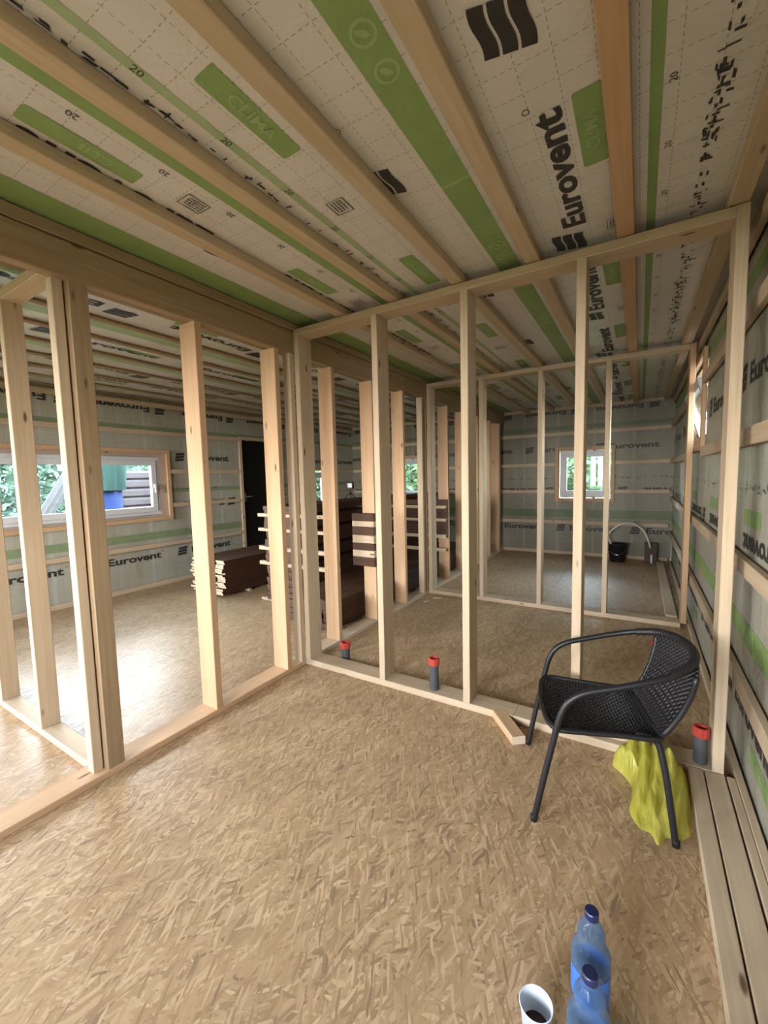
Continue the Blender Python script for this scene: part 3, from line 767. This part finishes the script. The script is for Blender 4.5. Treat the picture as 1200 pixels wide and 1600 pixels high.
def bottle(loc, label, rot):
    e = empty('water_bottle', loc); tag(e, label, 'bottle', 'blue water bottles at the bottom edge'); e.rotation_euler.z = rot
    pf = [(.0, .006), (.02, .002), (.036, .0), (.045, .008), (.0455, .05), (.0435, .056), (.0455, .062), (.0455, .09), (.0435, .096), (.0455, .102), (.0455, .185), (.047, .195),
          (.047, .215), (.043, .228), (.036, .240), (.0305, .250), (.0315, .262), (.033, .272), (.030, .284), (.022, .296), (.0145, .304), (.0135, .310), (.0165, .312), (.0165, .315), (.0130, .317)]
    bm = bmesh.new(); add_lathe(bm, pf, seg=40, fn=lambda a, z: 1 + (.018 * math.cos(10 * a) if .19 < z < .3 else .012 * math.cos(20 * a) if z < .1 else 0))
    bm_obj('body', bm, PET, e, smooth=True)
    bm = bmesh.new(); add_lathe(bm, [(.0, .318), (.0, .3135), (.0165, .3135), (.017, .315), (.017, .330), (.0155, .3325), (.0, .333)], seg=30, fn=lambda a, z: 1 + .02 * (1 if int(a * 30 / PI) % 2 else 0)); bm_obj('cap', bm, CAPM, e)
    bm = bmesh.new(); add_lathe(bm, [(.0462, .104), (.0464, .106), (.0464, .180), (.0462, .182)], seg=36); bm_obj('label_sleeve', bm, LABM, e, smooth=True)
    return e
bottle((-.079, 1.093, .0005), 'blue plastic water bottle with dark cap, the farther of two standing on the floor', .3)
bottle((-.069, .944, .0005), 'blue plastic water bottle with dark cap, the nearer of two at the picture edge', 1.1)
cup = tag(empty('paper_cup', (-.192, .985, .0005)), 'white paper cup with dark coffee dregs beside the water bottles', 'cup')
WPAP = plain('white_paper', (.72, .78, .86), .5); COF = plain('coffee', (.035, .014, .008), .12)
bm = bmesh.new(); add_lathe(bm, [(.0, .006), (.027, .006), (.0275, .0), (.029, .0), (.0385, .112), (.0405, .1125), (.0412, .115), (.040, .1175), (.0383, .1165), (.0370, .112), (.0285, .01), (.0, .009)], seg=40)
bm_obj('cup_wall', bm, WPAP, cup, smooth=True)
bm = bmesh.new(); add_lathe(bm, [(.0, .052), (.0322, .052)], seg=32); bm_obj('coffee', bm, COF, cup)

# ------------------------------------------------------------------ drain pipes
def pipe(x, y, z0, h, r, label, tilt=0):
    e = tag(empty('drain_pipe', (x, y, z0)), label, 'pipe', 'capped drain pipes'); e.rotation_euler.y = tilt
    bm = bmesh.new(); add_lathe(bm, [(r * .9, .0), (r, .0), (r, h - .035), (r * 1.12, h - .033), (r * 1.12, h - .004), (r * .9, h - .004)], seg=24); bm_obj('pipe', bm, GREYP, e, smooth=False)
    bm = bmesh.new(); add_lathe(bm, [(r * 1.125, h - .034), (r * 1.2, h - .03), (r * 1.2, h + .006), (r * 1.05, h + .012), (r * .8, h + .012), (r * .75, h - .006), (.0, h - .006)], seg=24, fn=lambda a, z: 1 + .03 * math.cos(12 * a)); bm_obj('plug', bm, REDP, e)
pipe(-1.972, 2.555, .0005, .135, .036, 'dark grey drain pipe with red plug near the corner of the long stud frame')
pipe(-1.128, 2.405, .0455, .20, .030, 'tall dark drain pipe with red plug rising through the sole plate left of the chair')
pipe(.278, 2.395, .0455, .165, .028, 'dark drain pipe with red plug beside the right-hand end post behind the yellow bag')
pipe(.155, 3.72, .0005, .13, .045, 'drain stub with red plug on the middle room floor behind the chair back')

# ------------------------------------------------------------------ offcuts
def offcut(name, loc, d, rz, label, kind='tan', ry=0):
    o = link(name, beam_mesh(d, 0, [WD[kind, 0], END]), None, loc); o.rotation_euler = (0, ry, rz); return tag(o, label, 'offcut')
offcut('timber_offcut', (-.605, 2.265, .0235), (.26, .075, .045), math.radians(-50), 'pale timber offcut lying against the sole plate left of the chair leg')
offcut('timber_offcut', (-.03, 2.415, .0685), (.20, .06, .045), .05, 'pale offcut lying on the sole plate behind the yellow bag', 'cream')
offcut('wood_chip', (-2.02, 4.42, .006), (.10, .03, .01), .5, 'small pale wood chip on the floor by the second cross frame', 'cream')
offcut('wood_chip', (-2.08, 4.25, .006), (.07, .02, .01), 1.2, 'small wood chip on the floor of the middle room beside the long sole plate', 'cream')

# ------------------------------------------------------------------ end room: bucket, pipe
b = tag(empty('bucket', (-.29, 7.62, .0005)), 'black plastic bucket standing before the back wall under the bent pale hose', 'bucket')
bm = bmesh.new(); add_lathe(bm, [(.0, .004), (.10, .0), (.105, .01), (.135, .27), (.145, .275), (.145, .29), (.13, .29), (.10, .02), (.0, .015)], seg=28); bm_obj('pail', bm, CANE, b, smooth=True)
bm = bmesh.new(); add_tube(bm, catmull([(-.14, 0, .27), (-.13, -.08, .2), (0, -.16, .13), (.13, -.08, .2), (.14, 0, .27)], 6), .004, 6); bm_obj('bail', bm, CHROME, b, smooth=True)
HOSE = plain('pale_hose', (.7, .68, .6), .4)
hp = catmull([(-.33, 7.60, .18), (-.42, 7.60, .40), (-.35, 7.6, .53), (-.21, 7.6, .62), (-.07, 7.6, .62), (.06, 7.6, .52), (.13, 7.6, .36), (.16, 7.62, .25)], 8)
bm = bmesh.new(); add_tube(bm, hp, .012, 8); tag(bm_obj('hose', bm, HOSE, smooth=True), 'pale bent hose arching out of the bucket in the end room', 'hose')
ww = tag(empty('floor_riser', (.17, 7.66, .0)), 'dark riser box with a short white pipe at the back wall of the end room', 'riser')
bm = bmesh.new(); add_box(bm, (.0, .06, .16), (.17, .1, .318)); bmesh.ops.bevel(bm, geom=bm.edges[:], offset=.006, segments=1, affect='EDGES'); bm_obj('box', bm, plain('dark_board', (.07, .045, .03), .7), ww)
bm = bmesh.new(); add_tube(bm, [Vector((.01, -.02, .001)), Vector((.01, -.02, .14))], .018, 12); bm_obj('white_pipe', bm, PVC, ww, smooth=True)
# work lamp standing on the tall pile
wl = tag(empty('work_lamp', (-3.60, 4.9, 1.1445)), 'small black work lamp on a stand on top of the tall board pile', 'lamp')
bm = bmesh.new()
for k in range(3):
    a = 2 * PI * k / 3; add_tube(bm, [Vector((.09 * math.cos(a), .09 * math.sin(a), .006)), Vector((0, 0, .10))], .006, 8)
bm_obj('stand', bm, BLACKT, wl, smooth=True)
bm = bmesh.new(); add_tube(bm, [Vector((0, 0, .09)), Vector((0, 0, .16))], .006, 8); bm_obj('stem', bm, BLACKT, wl)
bm = bmesh.new(); frame_bm(bm, -.055, .055, .15, .24, .014, -.02, .02); bm_obj('lamp_frame', bm, BLACKT, wl)
bm = bmesh.new(); add_box(bm, (0, 0, .195), (.085, .02, .066)); bm_obj('lens', bm, PVC, wl)

# ------------------------------------------------------------------ outdoors
def leaf_mat(name, a, b):
    t = NT(name); r = t.n('NewGeometry').outputs['Random Per Island']; t.l(t.mix(r, a, b), t.b.inputs['Base Color']); t.b.inputs['Roughness'].default_value = .6
    out = t.t.nodes['Material Output']; tr = t.n('BsdfTranslucent'); tr.inputs[0].default_value = (*b, 1)
    m = t.n('MixShader'); m.inputs[0].default_value = .4; t.l(t.b.outputs[0], m.inputs[1]); t.l(tr.outputs[0], m.inputs[2]); t.l(m.outputs[0], out.inputs[0]); return t.m
LF = leaf_mat('bright_leaves', (.030, .062, .026), (.090, .150, .070)); LF2 = leaf_mat('cool_leaves', (.020, .042, .028), (.060, .098, .064))
BARK = plain('bark', (.12, .09, .07), .9, bump=.8, bs=20)
gr = bmesh.new(); add_box(gr, (-2.6, 3, -.62), (70, 70, .1)); go = bm_obj('ground', gr, plain('grass_ground', (.022, .036, .014), .9, bs=6)); tag(go, kind='structure')
_tm = {}
def tree(x, y, h, rad, mat, label, group, low=.08, n=1500):
    e = tag(empty('leafy_tree', (x, y, -.57)), label, 'tree', group)
    key = (mat.name, round(h), int(x * 3) % 2)
    if key not in _tm:
        rr = random.Random(int(h * 10) + len(_tm)); V = []; F = []
        for _ in range(n):
            a = rr.uniform(0, 2 * PI); zz = rr.uniform(low, 1); rd = rad * (1 - zz ** 3) ** .5 * rr.uniform(.45, 1.05) * (1 + .12 * math.sin(3 * a + zz * 9)) + .1
            c = Vector((rd * math.cos(a), rd * math.sin(a), zz * h)); s = rr.uniform(.07, .16)
            u_ = Vector((rr.uniform(-1, 1), rr.uniform(-1, 1), rr.uniform(-.6, .6))).normalized(); v_ = u_.cross(Vector((rr.uniform(-1, 1), rr.uniform(-1, 1), rr.uniform(-1, 1)))).normalized()
            o = len(V); V += [c - u_ * s, c - v_ * s * .5, c + u_ * s, c + v_ * s * .5]; F.append((o, o + 1, o + 2, o + 3))
        me = bpy.data.meshes.new('leaves'); me.from_pydata(V, [], F); me.materials.append(mat); _tm[key] = me
    tag(link('foliage', _tm[key], e), kind='stuff')
    bm = bmesh.new(); add_tube(bm, catmull([(0, 0, 0), (.05, .03, h * .3), (-.04, 0, h * .6), (0, 0, h * .85)], 4), [.13 - .006 * k for k in range(13)], 8); bm_obj('trunk', bm, BARK, e, smooth=True)
rr = random.Random(9)
for row in range(2):
    for k in range(5):
        tree(-14.5 - 3.9 * row, -3 + k * 3.9 + 1.95 * row, 4.6, 1.4, LF2, 'green tree standing outside beyond the left window', 'trees beyond the left windows', n=5200)
for x, y in ((-10.2, 12), (-6.3, 12), (-1.3, 12), (2.6, 12), (-8.4, 15.9), (-4.5, 15.9), (-.6, 15.9), (3.3, 15.9)):
    tree(x, y, 3.9, 1.45, LF, 'bright green tree right outside the back windows', 'trees behind the back wall', n=7000)
for k in range(3):
    tree(4.6, .5 + k * 3.9, 3.9, 1.3, LF, 'bright green tree outside the right wall window', 'trees beyond the right wall', n=1800)
# things outside the left window
X0 = -9.0
for i, (y0, y1) in enumerate(((2.95, 3.36), (3.05, 3.42), (3.18, 3.50))):
    me = beam_mesh((.025, .07, 2.9), 2, [plain('grey_weathered_board', (.04, .042, .042), .9)], key='lean%d' % i)
    o = link('leaning_board', me, None, (X0 + .8 - .1 * i, 2.60 + .12 * i, .74)); o.rotation_euler = (math.radians(-31), 0, 0)
    tag(o, 'weathered grey board leaning outside the left window, %s of three' % ('leftmost', 'middle', 'rightmost')[i], 'board', 'leaning boards outside')
bl = tag(empty('barrel', (X0, 4.06, -.57)), 'blue plastic barrel outside the left window under a green tarpaulin', 'barrel')
bm = bmesh.new(); add_lathe(bm, [(.0, 0), (.30, 0), (.32, .03), (.32, .5), (.335, .52), (.32, .54), (.32, 1.2), (.335, 1.22), (.32, 1.24), (.32, 1.92), (.28, 1.95), (.0, 1.95)], seg=28); bm_obj('drum', bm, plain('blue_plastic', (.002, .008, .036), .7, spec=.1), bl, smooth=True)
bm = bmesh.new(); rings = []
for j in range(14):
    z = 2.75 - j * .085; ring_ = []
    for k in range(48):
        a = 2 * PI * k / 48; r0 = (.0 + .14 * j if j < 3 else .385) * (1 + .10 * math.sin(7 * a + j * .2) + .05 * math.sin(13 * a))
        ring_.append(bm.verts.new((X0 + r0 * math.cos(a), 4.06 + r0 * math.sin(a), z - .57 + .24)))
    rings.append(ring_)
for A, B in zip(rings, rings[1:]):
    for k in range(48): bm.faces.new((A[k], A[(k + 1) % 48], B[(k + 1) % 48], B[k]))
o = bm_obj('tarpaulin', bm, plain('green_tarp', (.007, .018, .0145), .8, spec=.1), smooth=True); tag(o, 'green tarpaulin draped over the blue barrel outside the left window', 'tarpaulin')
rk = random.Random(2); PL = wood('weathered_purple_log', 1, (.05, .04, .042), (.03, .022, .024), kn=False)
for j in range(12):
    z0 = -.57 + j * .19
    me = beam_mesh((.5, .80, .186), 1, [PL, END], ch=.05, key='log%d' % j)
    o = link('stacked_log', me, None, (X0 - .45, 4.82 + rk.uniform(-.02, .02), z0 + .094)); tag(o, 'greyish squared log outside the left window, %s from the ground' % (['first'] + ORD[1:])[j], 'log', 'logs stacked outside')
tag(beam('gate_post', X0 - .1, X0 + .05, 5.20, 5.34, -.565, 2.6, 2, mats=[plain('grey_post_paint', (.09, .09, .09), .6)]), 'white post outside the left window beside the log stack', 'post')
